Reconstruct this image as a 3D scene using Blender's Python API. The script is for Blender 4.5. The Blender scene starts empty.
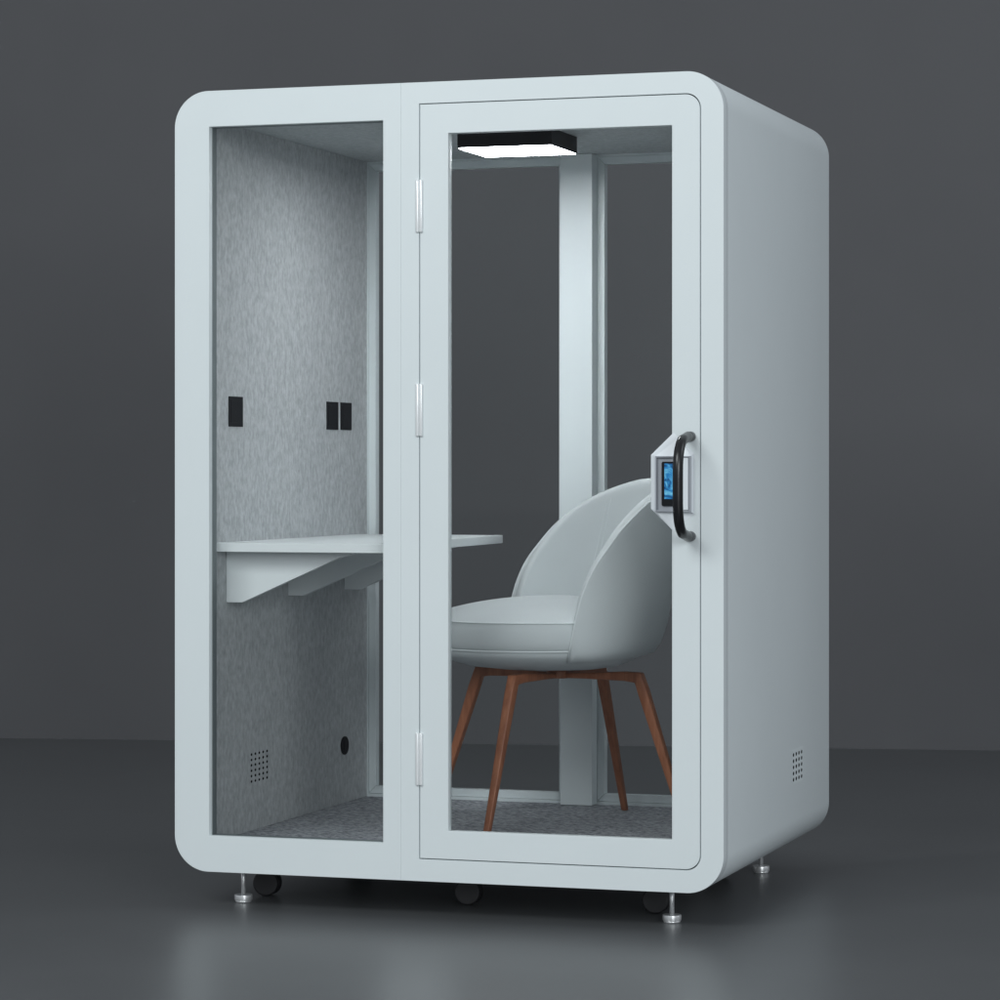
import bpy, bmesh, math, random
from mathutils import Vector, Matrix
random.seed(4)
sc = bpy.context.scene
C = sc.collection
R = math.radians

# ------------------------------------------------------------------ camera
cd = bpy.data.cameras.new('camera'); cam = bpy.data.objects.new('camera', cd); C.objects.link(cam)
cam.location = (3.508, -7.863, 1.25)
cam.rotation_euler = (R(90), 0, math.atan2(.49, 1.516))
cd.sensor_width = 36; cd.lens = 36 * 3.027; cd.shift_y = -0.035
cd.clip_start = .1; cd.clip_end = 200
sc.camera = cam

# ------------------------------------------------------------------ studio world, lamps, exposure
w = bpy.data.worlds.new('World'); sc.world = w; w.use_nodes = True
w.node_tree.nodes['Background'].inputs[0].default_value = (.88, .94, 1.0, 1)
w.node_tree.nodes['Background'].inputs[1].default_value = .43

def area(name, loc, target, size, sizey, power, col):
    l = bpy.data.lights.new(name, 'AREA'); l.shape = 'RECTANGLE'; l.size = size; l.size_y = sizey
    l.energy = power; l.color = col
    o = bpy.data.objects.new(name, l); C.objects.link(o); o.location = loc
    o.rotation_euler = (Vector(target) - Vector(loc)).to_track_quat('-Z', 'Y').to_euler()
    return o
area('key_softbox', (-.4, -6.0, 4.7), (.8, 0, 1.1), 4.0, 2.0, 205, (.94, .995, 1.0))
area('front_fill', (8.2, -11.4, 3.8), (.5, .3, .9), 4.2, 3.6, 490, (.93, .98, 1.0))
area('side_softbox', (6.5, 1.0, 4.2), (1.6, .7, 1.3), 2.5, 2.5, 45, (.88, .94, 1.0))

sc.view_settings.view_transform = 'Standard'; sc.view_settings.look = 'None'
sc.view_settings.exposure = 0; sc.view_settings.gamma = 1
sc.view_settings.use_curve_mapping = False
sc.cycles.max_bounces = 12; sc.cycles.transparent_max_bounces = 16

# ------------------------------------------------------------------ materials
def mat(name, col, rough=.5, metal=0, spec=.5, emit=None, es=0):
    m = bpy.data.materials.new(name); m.use_nodes = True
    b = m.node_tree.nodes['Principled BSDF']
    b.inputs['Base Color'].default_value = (*col, 1); b.inputs['Roughness'].default_value = rough
    b.inputs['Metallic'].default_value = metal; b.inputs['Specular IOR Level'].default_value = spec
    if emit: b.inputs['Emission Color'].default_value = (*emit, 1); b.inputs['Emission Strength'].default_value = es
    return m

def nd(m, t, **k):
    n = m.node_tree.nodes.new(t)
    for a, v in k.items(): setattr(n, a, v)
    return n

def noise_col(m, c0, c1, scale=(1, 1, 1), s=10, detail=6, lo=.3, hi=.7, bump=0, bdist=.001, rough=None, bs=None):
    nt = m.node_tree; L = nt.links.new; b = nt.nodes['Principled BSDF']
    tc = nd(m, 'ShaderNodeTexCoord'); mp = nd(m, 'ShaderNodeMapping'); mp.inputs['Scale'].default_value = scale
    L(tc.outputs['Object'], mp.inputs[0])
    n = nd(m, 'ShaderNodeTexNoise'); n.inputs['Scale'].default_value = s; n.inputs['Detail'].default_value = detail
    n.inputs['Roughness'].default_value = .65
    L(mp.outputs[0], n.inputs['Vector'])
    r = nd(m, 'ShaderNodeValToRGB'); r.color_ramp.elements[0].position = lo; r.color_ramp.elements[1].position = hi
    r.color_ramp.elements[0].color = (*c0, 1); r.color_ramp.elements[1].color = (*c1, 1)
    L(n.outputs[0], r.inputs[0]); L(r.outputs[0], b.inputs['Base Color'])
    if bump:
        bp = nd(m, 'ShaderNodeBump'); bp.inputs['Strength'].default_value = bump; bp.inputs['Distance'].default_value = bdist
        if bs:
            n2 = nd(m, 'ShaderNodeTexNoise'); n2.inputs['Scale'].default_value = bs; n2.inputs['Detail'].default_value = 3
            L(mp.outputs[0], n2.inputs['Vector']); L(n2.outputs[0], bp.inputs['Height'])
        else: L(n.outputs[0], bp.inputs['Height'])
        L(bp.outputs[0], b.inputs['Normal'])
    return m

PAINT = noise_col(mat('white_powder_coat', (.7, .78, .8), .42), (.715, .77, .785), (.735, .79, .805), s=3, bump=.05, bdist=.0004, bs=420)
FELT = noise_col(mat('grey_felt', (.3, .3, .3), .95, spec=.15), (.365, .382, .394), (.565, .59, .602), scale=(1, 1, .55), s=75, detail=10, lo=.32, hi=.68, bump=.6, bdist=.002)
CEIL = noise_col(mat('grey_ceiling_felt', (.2, .2, .2), .95, spec=.15), (.36, .39, .40), (.56, .59, .60), scale=(1, .8, 1), s=80, detail=8, bump=.4, bdist=.002)
CARPET = noise_col(mat('grey_carpet', (.1, .1, .1), 1, spec=.05), (.12, .125, .138), (.62, .64, .68), scale=(.55, 1.0, 1), s=120, detail=6, lo=.34, hi=.68, bump=.8, bdist=.004)
FABRIC = noise_col(mat('pale_grey_fabric', (.5, .55, .56), .85, spec=.25), (.545, .58, .59), (.575, .61, .62), s=6, bump=.25, bdist=.0006, bs=500)
PIPE = mat('pale_piping', (.66, .70, .71), .8)
WOOD = noise_col(mat('walnut_wood', (.25, .1, .05), .45), (.24, .085, .042), (.42, .165, .085), scale=(1, 1, .12), s=45, detail=6, bump=.1, bdist=.0005)
DESKM = noise_col(mat('white_laminate', (.72, .78, .8), .35), (.76, .80, .81), (.78, .82, .83), s=4)
VOID = mat('black_void', (.004, .004, .005), .95, spec=.05)
BLACK = mat('black_plastic', (.007, .008, .011), .5, spec=.2)
BLACKM = mat('black_tube_metal', (.006, .006, .008), .28, spec=.5)
RUBBER = mat('caster_rubber', (.030, .030, .033), .5)
CHROME = mat('brushed_steel', (.90, .91, .92), .30, metal=.7)
HINGE = mat('satin_hinge_metal', (.86, .88, .89), .25, metal=.25)
GASKET = mat('grey_glazing_gasket', (.17, .20, .21), .6)
GREYM = mat('dark_grey_metal', (.035, .038, .042), .35)
DIFF = mat('lamp_diffuser_lit', (.9, .9, .9), .5, emit=(.94, .975, 1.0), es=34)
LOCKW = mat('lock_white_plastic', (.80, .84, .88), .4)
LOCKG = mat('lock_recess_grey', (.36, .38, .42), .5)
SEAM = mat('dark_joint', (.02, .022, .025), .8)

FLOORM = noise_col(mat('studio_floor', (.05, .05, .05), .35, spec=.75), (.094, .098, .103), (.105, .109, .114), s=1.3, detail=3)
WALLM = noise_col(mat('studio_wall', (.1, .1, .1), .9, spec=.1), (.128, .129, .136), (.138, .139, .146), s=.8, detail=3)

def screen_mat():
    m = mat('blue_display', (.01, .02, .03), .2); nt = m.node_tree; L = nt.links.new; b = nt.nodes['Principled BSDF']
    tc = nd(m, 'ShaderNodeTexCoord'); n = nd(m, 'ShaderNodeTexNoise'); n.inputs['Scale'].default_value = 28; n.inputs['Detail'].default_value = 3
    n.inputs['Distortion'].default_value = 1.6
    L(tc.outputs['Object'], n.inputs['Vector'])
    r = nd(m, 'ShaderNodeValToRGB'); e = r.color_ramp.elements
    e[0].position = .43; e[0].color = (.002, .05, .16, 1); e[1].position = .72; e[1].color = (.25, .75, .95, 1)
    k = e.new(.52); k.color = (.01, .20, .50, 1)
    L(n.outputs[0], r.inputs[0]); L(r.outputs[0], b.inputs['Emission Color']); b.inputs['Emission Strength'].default_value = .85
    return m
SCREEN = screen_mat()

def glass_mat():
    m = bpy.data.materials.new('clear_glass'); m.use_nodes = True; nt = m.node_tree; nt.nodes.clear(); L = nt.links.new
    o = nd(m, 'ShaderNodeOutputMaterial'); mx = nd(m, 'ShaderNodeMixShader'); t = nd(m, 'ShaderNodeBsdfTransparent')
    t.inputs[0].default_value = (.985, .99, .99, 1)
    g = nd(m, 'ShaderNodeBsdfGlossy'); g.inputs['Roughness'].default_value = .02
    f = nd(m, 'ShaderNodeFresnel'); f.inputs[0].default_value = 1.22
    L(f.outputs[0], mx.inputs[0]); L(t.outputs[0], mx.inputs[1]); L(g.outputs[0], mx.inputs[2]); L(mx.outputs[0], o.inputs[0])
    return m
GLASS = glass_mat()
def plain_pane():
    m = bpy.data.materials.new('matt_coated_glass'); m.use_nodes = True; nt = m.node_tree; nt.nodes.clear()
    o = nd(m, 'ShaderNodeOutputMaterial'); t = nd(m, 'ShaderNodeBsdfTransparent'); t.inputs[0].default_value = (.975, .982, .98, 1)
    nt.links.new(t.outputs[0], o.inputs[0]); return m
BGLASS = plain_pane()

# ------------------------------------------------------------------ helpers
def link(name, me, m, parent=None, smooth=False):
    o = bpy.data.objects.new(name, me); C.objects.link(o); o.parent = parent
    ms = m if isinstance(m, (list, tuple)) else [m]
    if not me.materials:
        for x in ms: me.materials.append(x)
    if smooth:
        for p in me.polygons: p.use_smooth = True
    return o

def obj(name, bm, m, parent=None, smooth=False):
    bmesh.ops.recalc_face_normals(bm, faces=bm.faces)
    me = bpy.data.meshes.new(name); bm.to_mesh(me); bm.free()
    return link(name, me, m, parent, smooth)

def smooth_by_angle(o, deg=35, flat=False):
    me = o.data
    for p in me.polygons: p.use_smooth = True
    bm = bmesh.new(); bm.from_mesh(me)
    for e in bm.edges:
        if len(e.link_faces) == 2 and (e.calc_face_angle(0) > R(deg) or (flat and any(abs(f.normal.y) > .9995 for f in e.link_faces))): e.smooth = False
    bm.to_mesh(me); bm.free()
    return o

def box(bm, x0, x1, y0, y1, z0, z1, bev=0, seg=2, mi=0):
    t = bmesh.new(); bmesh.ops.create_cube(t, size=1)
    bmesh.ops.scale(t, vec=(x1 - x0, y1 - y0, z1 - z0), verts=t.verts)
    bmesh.ops.translate(t, vec=((x0 + x1) / 2, (y0 + y1) / 2, (z0 + z1) / 2), verts=t.verts)
    if bev: bmesh.ops.bevel(t, geom=t.edges[:], offset=bev, segments=seg, affect='EDGES', profile=.5)
    merge(bm, t, mi)

def merge(bm, t, mi=0):
    mp = {v: bm.verts.new(v.co) for v in t.verts}
    for f in t.faces:
        nf = bm.faces.new([mp[v] for v in f.verts]); nf.material_index = mi; nf.smooth = f.smooth
    t.free()

def prism(bm, pts, a0, a1, axis='y', bev=0, mi=0):
    """pts 2-D; axis y: pts are (x,z); axis z: pts are (x,y)"""
    t = bmesh.new()
    P = (lambda p, a: (p[0], a, p[1])) if axis == 'y' else (lambda p, a: (p[0], p[1], a))
    v0 = [t.verts.new(P(p, a0)) for p in pts]; v1 = [t.verts.new(P(p, a1)) for p in pts]
    t.faces.new(v0); t.faces.new(v1[::-1])
    n = len(pts)
    for i in range(n): t.faces.new((v0[i], v0[(i + 1) % n], v1[(i + 1) % n], v1[i]))
    bmesh.ops.recalc_face_normals(t, faces=t.faces)
    if bev: bmesh.ops.bevel(t, geom=t.edges[:], offset=bev, segments=2, affect='EDGES', profile=.5)
    merge(bm, t, mi)

def cyl(bm, p0, p1, r0, r1=None, seg=24, mi=0, bev=0):
    r1 = r0 if r1 is None else r1
    p0, p1 = Vector(p0), Vector(p1); d = p1 - p0
    t = bmesh.new(); bmesh.ops.create_cone(t, cap_ends=True, segments=seg, radius1=r0, radius2=r1, depth=d.length)
    if bev:
        es = [e for e in t.edges if len(e.link_faces) == 2 and any(len(f.verts) > 4 for f in e.link_faces)]
        bmesh.ops.bevel(t, geom=es, offset=bev, segments=3, affect='EDGES', profile=.5)
    q = d.to_track_quat('Z', 'Y').to_matrix().to_4x4(); q.translation = (p0 + p1) / 2
    bmesh.ops.transform(t, matrix=q, verts=t.verts)
    for f in t.faces: f.smooth = len(f.verts) <= 4
    merge(bm, t, mi)

def tube(bm, pts, r, seg=12, closed=False, mi=0):
    pts = [Vector(p) for p in pts]; n = len(pts); rings = []; up = None
    for i, p in enumerate(pts):
        if closed: d = pts[(i + 1) % n] - pts[i - 1]
        else: d = pts[min(i + 1, n - 1)] - pts[max(i - 1, 0)]
        d.normalize()
        if up is None:
            up = Vector((0, 0, 1)) if abs(d.z) < .9 else Vector((1, 0, 0))
        a = (up - d * up.dot(d)).normalized(); b = d.cross(a); up = a
        rr = r[i] if isinstance(r, (list, tuple)) else r
        rings.append([bm.verts.new(p + (a * math.cos(k * 2 * math.pi / seg) + b * math.sin(k * 2 * math.pi / seg)) * rr) for k in range(seg)])
    for i in range(n if closed else n - 1):
        A, B = rings[i], rings[(i + 1) % n]
        for k in range(seg):
            f = bm.faces.new((A[k], A[(k + 1) % seg], B[(k + 1) % seg], B[k])); f.smooth = True; f.material_index = mi
    if not closed:
        bm.faces.new(rings[0][::-1]).material_index = mi; bm.faces.new(rings[-1]).material_index = mi

def rrect(x0, x1, z0, z1, r, n=14):
    """rounded rectangle outline; r may be one radius or (BL, BR, TR, TL)"""
    rs = r if isinstance(r, (list, tuple)) else (r,) * 4
    out = []
    for (cx, cz, a, q) in ((x0, z0, 180, 0), (x1, z0, 270, 1), (x1, z1, 0, 2), (x0, z1, 90, 3)):
        rr = rs[q]
        if rr <= 0: out.append((cx, cz)); continue
        mx = cx + (rr if q in (0, 3) else -rr); mz = cz + (rr if q in (0, 1) else -rr)
        for k in range(n + 1):
            t = R(a + 90 * k / n); out.append((mx + rr * math.cos(t), mz + rr * math.sin(t)))
    return out

def plate(name, loops, y0, y1, m, parent, bev=.0025):
    """flat plate in the x-z plane with holes (first loop the outline), y0..y1 thick, bevelled edges"""
    cu = bpy.data.curves.new(name, 'CURVE'); cu.dimensions = '2D'; cu.fill_mode = 'BOTH'
    cu.extrude = (y1 - y0) / 2 - bev; cu.bevel_depth = bev; cu.bevel_resolution = 2; cu.offset = -bev
    for lp in loops:
        s = cu.splines.new('POLY'); s.points.add(len(lp) - 1); s.use_cyclic_u = True
        for i, (x, z) in enumerate(lp): s.points[i].co = (x, z, 0, 1)
    t = bpy.data.objects.new('t', cu); C.objects.link(t); bpy.context.view_layer.update()
    me = bpy.data.meshes.new_from_object(t.evaluated_get(bpy.context.evaluated_depsgraph_get()))
    bpy.data.objects.remove(t)
    me.transform(Matrix(((1, 0, 0, 0), (0, 0, -1, (y0 + y1) / 2), (0, 1, 0, 0), (0, 0, 0, 1))))
    bm = bmesh.new(); bm.from_mesh(me); bmesh.ops.remove_doubles(bm, verts=bm.verts, dist=.00001)
    me.materials.clear(); bm.to_mesh(me); bm.free(); me.name = name
    return smooth_by_angle(link(name, me, m, parent), 20, True)

# ------------------------------------------------------------------ the setting: floor and backdrop wall
def slab(name, pts, m, z0, z1):
    bm = bmesh.new(); prism(bm, pts, z0, z1, 'z')
    o = obj(name, bm, m); o['kind'] = 'structure'; return o
A = Vector((-2.933, 4.621)); B = Vector((1.515, 5.421)); u = (B - A).normalized(); nrm = Vector((-u.y, u.x))
a0 = A - u * 9; b0 = B + u * 9
slab('floor', [(-60, -70), (60, -70), (60, 12), (-60, 12)], FLOORM, -.1, 0)
slab('wall', [tuple(a0), tuple(b0), tuple(b0 + nrm * .2), tuple(a0 + nrm * .2)], WALLM, -.05, 7.5)

# ------------------------------------------------------------------ the booth
W, D, Z0, Z1 = 1.593, 1.378, .104, 2.304
WX, FZ, CZ = .085, .178, 2.230
booth = bpy.data.objects.new('phone_booth', None); C.objects.link(booth); booth.location = (0, 0, 0)
booth['label'] = 'white glass fronted office booth with rounded corners, standing on steel levelling feet'
booth['category'] = 'phone booth'

outer = rrect(0, W, Z0, Z1, .102, 20)
shell = plate('shell', [rrect(.0003, W - .0003, Z0 + .0003, Z1 - .0003, .1017, 20), rrect(.022, W - .022, Z0 + .022, Z1 - .022, .08, 16)], .0501, D, PAINT, booth, .0005)
# front: fixed window side and door side, split by a hair joint
XS = .679
lo = [p for p in outer if p[0] < XS]; ro = [p for p in outer if p[0] > XS]
# order: outline goes BL -> BR -> TR -> TL
nL = 21
bl, br, tr, tl = outer[0:nL], outer[nL:2 * nL], outer[2 * nL:3 * nL], outer[3 * nL:]
plate('window_surround', [bl + [(XS - .0001, Z0), (XS - .0001, Z1)] + tl, rrect(.105, .627, .205, 2.203, 0)], 0, .05, PAINT, booth, .0006)
g = .0028
plate('door_surround', [br + tr + [(XS + .0001, Z1), (XS + .0001, Z0)], rrect(.735 - g, 1.528 + g, .1675 - g, 2.2425 + g, (0, .042, .042, 0))], 0, .05, PAINT, booth, .0006)
bm = bmesh.new(); prism(bm, [(.101, .201), (.631, .201), (.631, 2.207), (.101, 2.207)], .014, .022, 'y')
obj('window_glass', bm, GLASS, booth)
plate('gasket', [rrect(.1035, .6285, .2035, 2.2045, 0), rrect(.1058, .6262, .2058, 2.2022, 0)], .0225, .052, GASKET, booth, .0002)
# dark backing behind the door gap (rebate of the frame)
plate('door_rebate', [rrect(.715, 1.548, .148, 2.262, 0), rrect(.80, 1.468, .228, 2.178, 0)], .052, .064, SEAM, booth, .001)

# door leaf
door = plate('door', [rrect(.735, 1.528, .1675, 2.2425, (0, .04, .04, 0)), rrect(.817, 1.451, .245, 2.161, 0)], 0, .03, PAINT, booth, .0012)
bm = bmesh.new(); prism(bm, [(.812, .240), (1.456, .240), (1.456, 2.166), (.812, 2.166)], .012, .02, 'y')
obj('door_glass', bm, GLASS, door)
for zc in (1.963, 1.4015, .4405):
    bm = bmesh.new()
    for dx in (-.0052, .0052):
        t = bmesh.new(); bmesh.ops.create_cone(t, cap_ends=True, segments=20, radius1=.0052, radius2=.0052, depth=.146)
        bmesh.ops.bevel(t, geom=[e for e in t.edges if any(len(f.verts) > 4 for f in e.link_faces)], offset=.0035, segments=4, affect='EDGES', profile=.5)
        bmesh.ops.translate(t, vec=(.7335 + dx, -.003, zc), verts=t.verts)
        for f in t.faces: f.smooth = True
        merge(bm, t)
    hm = bmesh.new()
    obj('hinge', bm, HINGE, door); hm.free()
# handle: bowed black tube on two standoffs
hx, zt, zb = 1.503, 1.326, 1.059
pts = []
for k in range(9):                                                     # top elbow
    t = k / 8 * math.pi / 2; pts.append((hx, -.006 - .045 * math.sin(t) - .012 * k / 8, zt - .045 + .045 * math.cos(t) if k else zt))
top = [(hx, -.002, zt), (hx, -.030, zt)]
arc = []
N = 26
for k in range(N + 1):
    s = k / N; z = zt + (zb - zt) * s
    # superelliptic bow so the grip is nearly straight in its middle
    q = abs(2 * s - 1); dep = .030 + .108 * (1 - q ** 3.6) ** (1 / 2.4)
    arc.append((hx, -dep, z))
bm = bmesh.new(); tube(bm, [(hx, -.0285, zt)] + arc[1:-1] + [(hx, -.0285, zb)], .0138, 18)
for z in (zt, zb): cyl(bm, (hx, -.034, z), (hx, .0, z), .0130, .0140, 20, 1)
obj('handle', bm, [BLACKM, GREYM], door)
# smart lock: flat six-sided cover over the glass edge with a recessed square window
def ring_faces(bm, outl, inn, ya, yb):
    pass
bm = bmesh.new()
yl = -.012
sq = [(1.409, 1.125), (1.506, 1.125), (1.506, 1.274), (1.409, 1.274)]
# cover plate as four sloping facets round the square window
o_ = [(1.456, 1.072), (1.393, 1.132), (1.393, 1.277), (1.456, 1.337)]
V = lambda p, y: bm.verts.new((p[0], y, p[1]))
bl_, l0, l1, tl_ = [V(p, -.001) for p in o_]
f0, f1, f2, f3 = [V(p, -.011) for p in sq]
tr_, br_ = V((1.512, 1.280), -.0003), V((1.512, 1.119), -.0003)
tm, bm_ = V((1.470, 1.323), -.0003), V((1.470, 1.086), -.0003)
bm.faces.new((l0, l1, f3, f0)); bm.faces.new((l1, tl_, f3)); bm.faces.new((tl_, tm, f3)); bm.faces.new((tm, tr_, f2, f3))
bm.faces.new((tr_, br_, f1, f2)); bm.faces.new((br_, bm_, f0, f1)); bm.faces.new((bm_, bl_, f0)); bm.faces.new((bl_, l0, f0))
obj('lock_cover', bm, LOCKW, door)
bm = bmesh.new()
prism(bm, [(1.410, 1.126), (1.505, 1.126), (1.505, 1.273), (1.410, 1.273)], -.0100, -.0085, 'y')     # recess back
for (x0, x1, z0, z1) in ((1.409, 1.413, 1.125, 1.274), (1.502, 1.507, 1.125, 1.274), (1.413, 1.502, 1.270, 1.274), (1.413, 1.502, 1.125, 1.129)):
    box(bm, x0, x1, -.0185, -.0102, z0, z1, .0006)
obj('lock_frame', bm, LOCKG, door)
bm = bmesh.new(); box(bm, 1.486, 1.500, -.0175, -.0102, 1.130, 1.269, .001); obj('lock_side_trim', bm, LOCKW, door)
bm = bmesh.new(); prism(bm, rrect(1.426, 1.4845, 1.140, 1.259, .005, 6), -.0145, -.0102, 'y', mi=0)
obj('lock_reader', bm, BLACK, door)
bm = bmesh.new(); prism(bm, [(1.434, 1.159), (1.480, 1.159), (1.480, 1.254), (1.434, 1.254)], -.0155, -.0147, 'y')
obj('lock_screen', bm, SCREEN, door)

# back wall: painted frame with two glazed openings and a mullion
bh = [rrect(.085, .731 + .024, .19, 2.224, 0), rrect(.856, 1.508, .19, 2.224, 0)]
plate('back_frame', [rrect(.022, W - .022, Z0 + .022, Z1 - .022, .08, 16), rrect(.0855, .7315 + .023, .186, 2.2255, 0), rrect(.8562, 1.5075, .186, 2.2255, 0)], 1.33, 1.372, PAINT, booth, .001)
def mitred(name, x0, x1, z0, z1, wd, y0, y1):
    bm = bmesh.new(); e = .0006
    o = [(x0, z0), (x1, z0), (x1, z1), (x0, z1)]; i = [(x0 + wd, z0 + wd), (x1 - wd, z0 + wd), (x1 - wd, z1 - wd), (x0 + wd, z1 - wd)]
    for k in range(4):
        q = [Vector(o[k]), Vector(o[(k + 1) % 4]), Vector(i[(k + 1) % 4]), Vector(i[k])]
        c = sum(q, Vector((0, 0))) / 4; d = (q[1] - q[0]).normalized() * e
        q = [q[0] + d, q[1] - d, q[2] - d, q[3] + d]
        prism(bm, [tuple(p) for p in q], y0, y1, 'y', bev=.0012)
    return obj(name, bm, PAINT, booth)
for x0, x1 in ((.0865, .7540), (.8570, 1.5065)):
    fr = mitred('back_window_frame', x0, x1, .187, 2.2245, .0235, 1.340, 1.374)
    bm = bmesh.new(); prism(bm, [(x0 + .022, .21), (x1 - .022, .21), (x1 - .022, 2.20), (x0 + .022, 2.20)], 1.352, 1.360, 'y')
    obj('pane', bm, BGLASS, fr)
bm = bmesh.new(); box(bm, .753, .858, 1.277, 1.329, FZ + .001, CZ - .001, .0015); obj('mullion', bm, PAINT, booth)
bm = bmesh.new(); box(bm, .7545, .8565, 1.3292, 1.3385, FZ + .001, CZ - .001); obj('mullion_core', bm, PAINT, booth)

# inner lining
bm = bmesh.new(); box(bm, .0235, WX, .052, 1.329, FZ, CZ, .001); obj('felt_wall_panel', bm, FELT, booth)
bm = bmesh.new(); box(bm, W - WX, W - .0235, .066, 1.329, FZ, CZ, .001); obj('felt_wall_panel', bm, FELT, booth)
bm = bmesh.new(); box(bm, WX - .004, W - WX + .004, .066, 1.329, CZ + .0005, Z1 - .0235, .001); obj('ceiling_panel', bm, CEIL, booth)
bm = bmesh.new(); box(bm, WX - .004, W - WX + .004, .066, 1.329, Z0 + .0235, FZ - .0005, .001); obj('carpet', bm, CARPET, booth)

# sockets, vents, cable grommet
for y0, y1 in ((.185, .288), (.964, 1.063), (1.085, 1.181)):
    bm = bmesh.new(); box(bm, WX + .0002, WX + .003, y0, y1, 1.361, 1.448, .0008)
    box(bm, WX + .0032, WX + .0042, y0 + .012, y1 - .012, 1.373, 1.436, .0004)
    obj('socket', bm, BLACK, booth)
def vent(x, sgn, ys, zs, r, m):
    """perforated plate on a side wall: real holes over a black backing"""
    loops = [rrect(ys[0] - .02, ys[-1] + .02, zs[0] - .015, zs[-1] + .015, .006, 5)]
    for y in ys:
        for z in zs: loops.append([(y + 1.75 * r * math.cos(2 * math.pi * k / 12), z + r * math.sin(2 * math.pi * k / 12)) for k in range(12)])
    o = plate('air_vent', loops, 0, .0003, m, booth, .00005)
    o.data.transform(Matrix(((0, sgn, 0, x), (1, 0, 0, 0), (0, 0, 1, 0), (0, 0, 0, 1)))); o.data.flip_normals() if sgn > 0 else None
    smooth_by_angle(o, 20)
    for p in o.data.polygons: p.use_smooth = False
    bm = bmesh.new(); x0, x1 = sorted((x - sgn * .0001, x - sgn * .0003)); box(bm, x0, x1, ys[0] - .015, ys[-1] + .015, zs[0] - .01, zs[-1] + .01)
    obj('vent_backing', bm, VOID, o)
vent(WX + .0004, 1, [.357 + i * .030 for i in range(5)], [.322 + j * .0158 for j in range(6)], .0040, FELT)
vent(W + .0001, 1, [.866 + i * .037 for i in range(4)], [.325 + j * .0182 for j in range(5)], .0058, PAINT)
bm = bmesh.new(); cyl(bm, (WX + .0002, 1.115, .361), (WX + .008, 1.115, .361), .029, seg=32, bev=.002)
cyl(bm, (WX + .0082, 1.115, .361), (WX + .0095, 1.115, .361), .019, seg=28)
obj('cable_grommet', bm, BLACK, booth)

# desk fixed to the felt wall
bm = bmesh.new(); prism(bm, [(WX + .0005, .089), (.600, .089), (.5735, 1.245), (WX + .0005, 1.245)], 1.003, 1.0285, 'z', bev=.0015)
desk = obj('desk', bm, DESKM, booth)
for y in (.17, .644, 1.12):
    bm = bmesh.new(); prism(bm, [(WX + .0006, 1.0027), (WX + .0006, .8555), (.134, .8555), (.436, .9885), (.470, .995), (.470, 1.0027)], y, y + .028, 'y', bev=.001)
    obj('bracket', bm, DESKM, desk)

# ceiling lamp
bm = bmesh.new(); box(bm, .657, .946, .550, .812, 2.1805, CZ, .001); lamp = obj('ceiling_lamp', bm, BLACK, booth)
bm = bmesh.new(); box(bm, .661, .942, .554, .808, 2.178, 2.1803); obj('lamp_diffuser', bm, DIFF, lamp)

# feet and casters
for x, y in ((1.411, .152), (.146, .152), (1.415, 1.215), (.146, 1.215)):
    bm = bmesh.new(); cyl(bm, (x, y, .0215), (x, y, Z0 + .002), .0068, seg=20)
    foot = obj('levelling_foot', bm, CHROME, booth)
    bm = bmesh.new(); cyl(bm, (x, y, .0), (x, y, .006), .022, .0245, 32); cyl(bm, (x, y, .0062), (x, y, .022), .0262, seg=36, bev=.002)
    obj('foot_disc', bm, CHROME, foot)
for x, y in ((.157, .30), (.772, .305), (1.322, .31), (.157, 1.05), (1.322, 1.05)):
    bm = bmesh.new(); box(bm, x - .024, x + .024, y - .022, y + .022, .084, Z0 + .001, .002)
    cyl(bm, (x, y, .07), (x, y, .085), .012)
    cs = obj('caster', bm, RUBBER, booth)
    bm = bmesh.new()
    for s in (-1, 1): cyl(bm, (x + .002, y + s * .006, .0375), (x + .006, y + s * .026, .0375), .037, seg=32, bev=.005)
    obj('wheel', bm, RUBBER, cs)

# ------------------------------------------------------------------ the tub chair
chair = bpy.data.objects.new('tub_chair', None); C.objects.link(chair)
CX, CY = .9, .77
chair.location = (CX, CY, FZ); chair.rotation_euler = (0, 0, R(213))
chair['label'] = 'pale grey upholstered tub chair with curved back and brown wooden legs, inside the booth'
chair['category'] = 'chair'
def lerp(t, xs):
    if t <= xs[0][0]: return xs[0][1]
    for (a, va), (b, vb) in zip(xs, xs[1:]):
        if t <= b: return va + (vb - va) * (t - a) / (b - a)
    return xs[-1][1]
def hermite(t, xs):
    n = len(xs)
    if t <= xs[0][0]: return xs[0][1]
    if t >= xs[-1][0]: return xs[-1][1]
    for i in range(n - 1):
        if t <= xs[i + 1][0]:
            x0, y0 = xs[i]; x1, y1 = xs[i + 1]; h = x1 - x0; s = (t - x0) / h
            def sl(j):
                if j == 0: return (xs[1][1] - xs[0][1]) / (xs[1][0] - xs[0][0])
                if j == n - 1: return (xs[-1][1] - xs[-2][1]) / (xs[-1][0] - xs[-2][0])
                return (xs[j + 1][1] - xs[j - 1][1]) / (xs[j + 1][0] - xs[j - 1][0])
            m0, m1 = sl(i) * h, sl(i + 1) * h
            return (2 * s**3 - 3 * s**2 + 1) * y0 + (s**3 - 2 * s**2 + s) * m0 + (-2 * s**3 + 3 * s**2) * y1 + (s**3 - s**2) * m1
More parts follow.
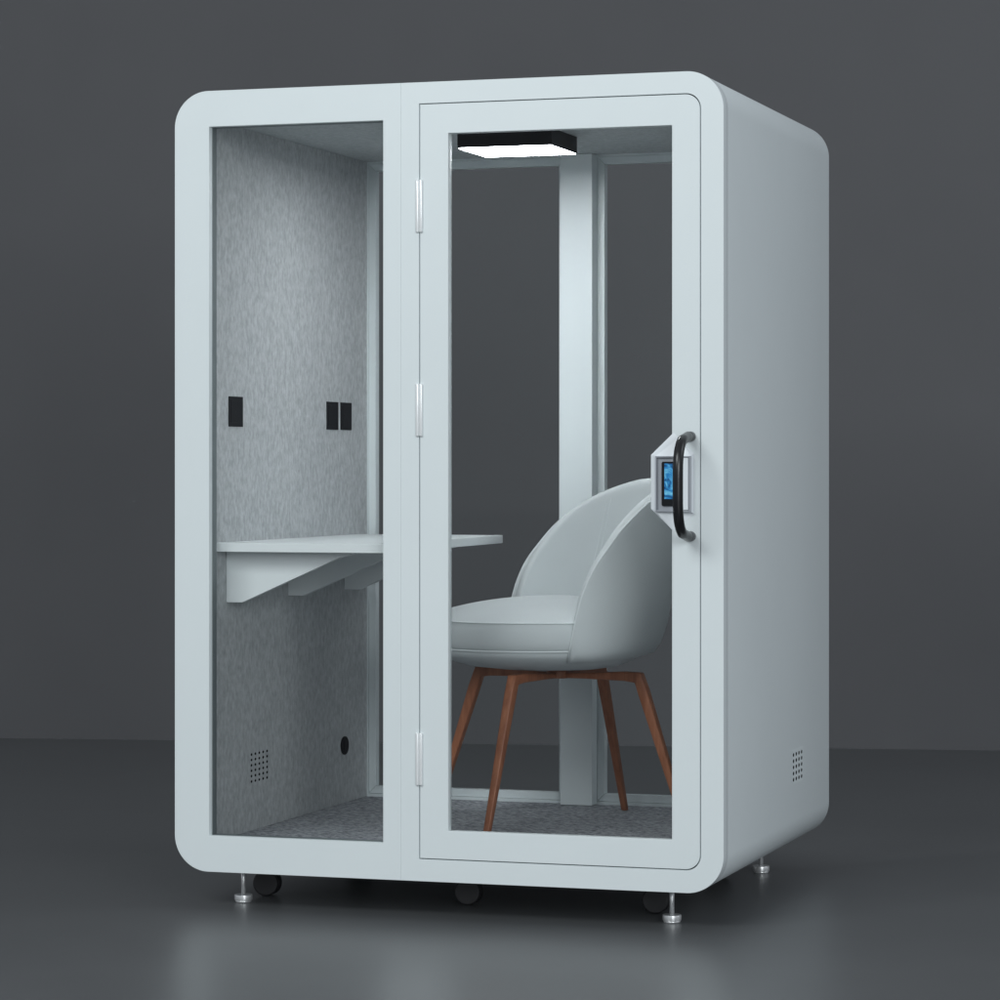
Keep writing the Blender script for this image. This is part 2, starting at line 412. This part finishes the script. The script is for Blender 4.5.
# heights above the booth floor (world z - FZ)
ra = [(.492, .19), (.500, .235), (.512, .268), (.537, .295), (.632, .328), (.77, .358), (.90, .375), (1.04, .385)]
rb = [(.492, .26), (.500, .305), (.512, .334), (.545, .352), (.622, .362), (.77, .366), (.90, .362), (1.04, .350)]
rimh = [(-.385, 1.037), (-.325, 1.027), (-.19, .966), (-.10, .895), (-.05, .838), (.007, .762), (.05, .668), (.093, .512)]
PHI = R(104.5)
def rim_z(phi): return hermite(-.385 * math.cos(phi), rimh)
def shell_pt(phi, z, off=0):
    a, b = hermite(z, ra) - off, hermite(z, rb) - off
    c, s = math.cos(phi), math.sin(phi)
    return Vector((-a * c, b * s, z))
def shell_surface(off0, off1, zlow, dz_rim, n=72, m=26, topround=.02):
    """closed thick shell between two offsets, rounded at the rim"""
    bm = bmesh.new(); cols = []
    for i in range(n + 1):
        phi = -PHI + 2 * PHI * i / n; zr = rim_z(phi) + dz_rim; z0 = min(zlow, zr - .012)
        th = off1 - off0; col = []
        for j in range(m + 1):                                          # outer, going up
            s = j / m; s = s ** .9; z = z0 + (zr - topround - z0) * s if zr - topround > z0 else z0 + (zr - z0) * s * .5
            col.append(shell_pt(phi, z, off0))
        for k in range(1, 6):                                           # over the rim
            t = math.pi * k / 6; ztop = max(zr - topround, z0 + .002)
            col.append(shell_pt(phi, ztop + topround * math.sin(t), off0 + th * (1 - math.cos(t)) / 2))
        for j in range(m, -1, -1):
            s = j / m; s = s ** .9; z = z0 + (zr - topround - z0) * s if zr - topround > z0 else z0 + (zr - z0) * s * .5
            col.append(shell_pt(phi, z, off1))
        cols.append([bm.verts.new(p) for p in col])
    L_ = len(cols[0])
    for i in range(n):
        for j in range(L_):
            bm.faces.new((cols[i][j], cols[i + 1][j], cols[i + 1][(j + 1) % L_], cols[i][(j + 1) % L_]))
    bm.faces.new(cols[0]); bm.faces.new(cols[-1][::-1])
    return bm
smooth_by_angle(obj('back_shell', shell_surface(0, .014, .493, 0, topround=.008), FABRIC, chair), 60)
back = smooth_by_angle(obj('back_cushion', shell_surface(.0160, .056, .52, -.002, topround=.019), FABRIC, chair), 60)
# piping along the rim of the outer shell
bm = bmesh.new(); tube(bm, [shell_pt(-PHI + 2 * PHI * i / 90, rim_z(-PHI + 2 * PHI * i / 90) - .002, .002) for i in range(91)], .0024, 8)
obj('rim_piping', bm, PIPE, chair)
# two stitched seams on the inside of the back
for ph in (-.92, -.97, .92, .97):
    bm = bmesh.new()
    tube(bm, [shell_pt(ph * (1.0 - .15 * j / 24), .66 + (rim_z(ph) - .02 - .66) * j / 24, 0.0562) for j in range(25)], .0011, 6)
    obj('back_seam', bm, PIPE, back)

# seat: outline, crowned top, band, under-pan
def seat_out(t, k=1.0):
    c, s = math.cos(t), math.sin(t); n = 2.35 if c > 0 else 2.0
    r = (abs(c) ** n + abs(s) ** n) ** (-1 / n)
    ux = (.385 if c > 0 else .25) * r * c * k + .0; vy = .333 * r * s * k
    return ux, vy
def seat_mesh(prof, N_=96):
    bm = bmesh.new(); rings = []
    for (k, z) in prof:
        rings.append([bm.verts.new((*seat_out(2 * math.pi * i / N_, k), z)) for i in range(N_)])
    for A_, B_ in zip(rings, rings[1:]):
        for i in range(N_): bm.faces.new((A_[i], A_[(i + 1) % N_], B_[(i + 1) % N_], B_[i]))
    bm.faces.new(rings[0][::-1]); bm.faces.new(rings[-1])
    return bm
prof = [(.30, .536), (.93, .536), (.985, .537), (1.004, .543), (1.019, .560), (1.024, .578), (1.019, .597), (1.006, .611), (.985, .620)]
for i in range(1, 18):
    k = .985 * (1 - i / 17) ** .8; prof.append((k, .622 + .062 * (1 - (k / .985) ** 2) ** .8))
prof = [p for p in prof if p[0] > .01]
smooth_by_angle(obj('seat_cushion', seat_mesh(prof), FABRIC, chair), 60)
pan = [(.25, .467), (.50, .471), (.72, .481), (.86, .496), (.95, .513), (.985, .526), (.99, .5355)]
smooth_by_angle(obj('seat_pan', seat_mesh(pan), FABRIC, chair), 60)
for z, k in ((.617, 1.000), (.536, .997)):
    bm = bmesh.new(); tube(bm, [(*seat_out(2 * math.pi * i / 96, k), z) for i in range(96)], .0028, 8, closed=True)
    obj('seat_piping', bm, PIPE, chair)
# small fabric tag where seat meets shell
# legs
rf = .43; zt_ = .452
def beam(bm, p0, p1, w0, h0, w1, h1):
    p0, p1 = Vector(p0), Vector(p1); d = (p1 - p0).normalized()
    side = d.cross(Vector((0, 0, 1))).normalized() if abs(d.z) < .95 else None
    return d, side
for k in (-45, 45, 135, -135):
    a = R(k); dr = Vector((math.cos(a), math.sin(a), 0)); sd = Vector((-dr.y, dr.x, 0))
    foot = dr * rf; top_ = dr * rf * .63
    # one bent bar: from the centre out, elbow, down to the foot; sections (centre, radial half, vertical half, side half)
    bm = bmesh.new()
    secs = []
    def sec(c, n, hw, sw):            # c centre, n in-plane thickness direction, hw half along n, sw half side
        secs.append([bm.verts.new(c + n * sx * hw + sd * sy * sw) for sx, sy in ((-1, -1), (-1, 1), (1, 1), (1, -1))])
    up = Vector((0, 0, 1)); ld = (foot - (top_ + up * zt_)).normalized(); ln = Vector((0, 0, 0)) + dr * (-ld.z) + up * (ld.x * dr.x + ld.y * dr.y)
    sec(dr * .012 + up * (zt_ - .006), up, .007, .012)
    sec(dr * .10 + up * (zt_ - .004), up, .009, .0125)
    sec(dr * (rf * .63 - .045) + up * (zt_ - .001), up, .0135, .014)
    mid = (up * .72 + dr * .45).normalized()
    sec(top_ + up * (zt_ - .004), mid, .0175, .014)
    sec(top_ + up * zt_ + ld * .050, ln, .0155, .0135)
    sec(foot - ld * .002 + up * .001, ln, .0095, .0095)
    for A_, B_ in zip(secs, secs[1:]):
        for i in range(4): bm.faces.new((A_[i], A_[(i + 1) % 4], B_[(i + 1) % 4], B_[i]))
    bm.faces.new(secs[0]); bm.faces.new(secs[-1][::-1])
    for v in secs[-1]: v.co.z = .0008
    bmesh.ops.recalc_face_normals(bm, faces=bm.faces)
    long_ = [e for e in bm.edges if len(e.link_faces) == 2 and e.calc_face_angle(0) > R(60)]
    bmesh.ops.bevel(bm, geom=long_, offset=.0035, segments=2, affect='EDGES', profile=.5)
    smooth_by_angle(obj('leg', bm, WOOD, chair), 50)
bm = bmesh.new(); cyl(bm, (0, 0, zt_ - .014), (0, 0, .469), .035, seg=32, bev=.002); obj('leg_hub', bm, WOOD, chair)
bpy.context.view_layer.update()
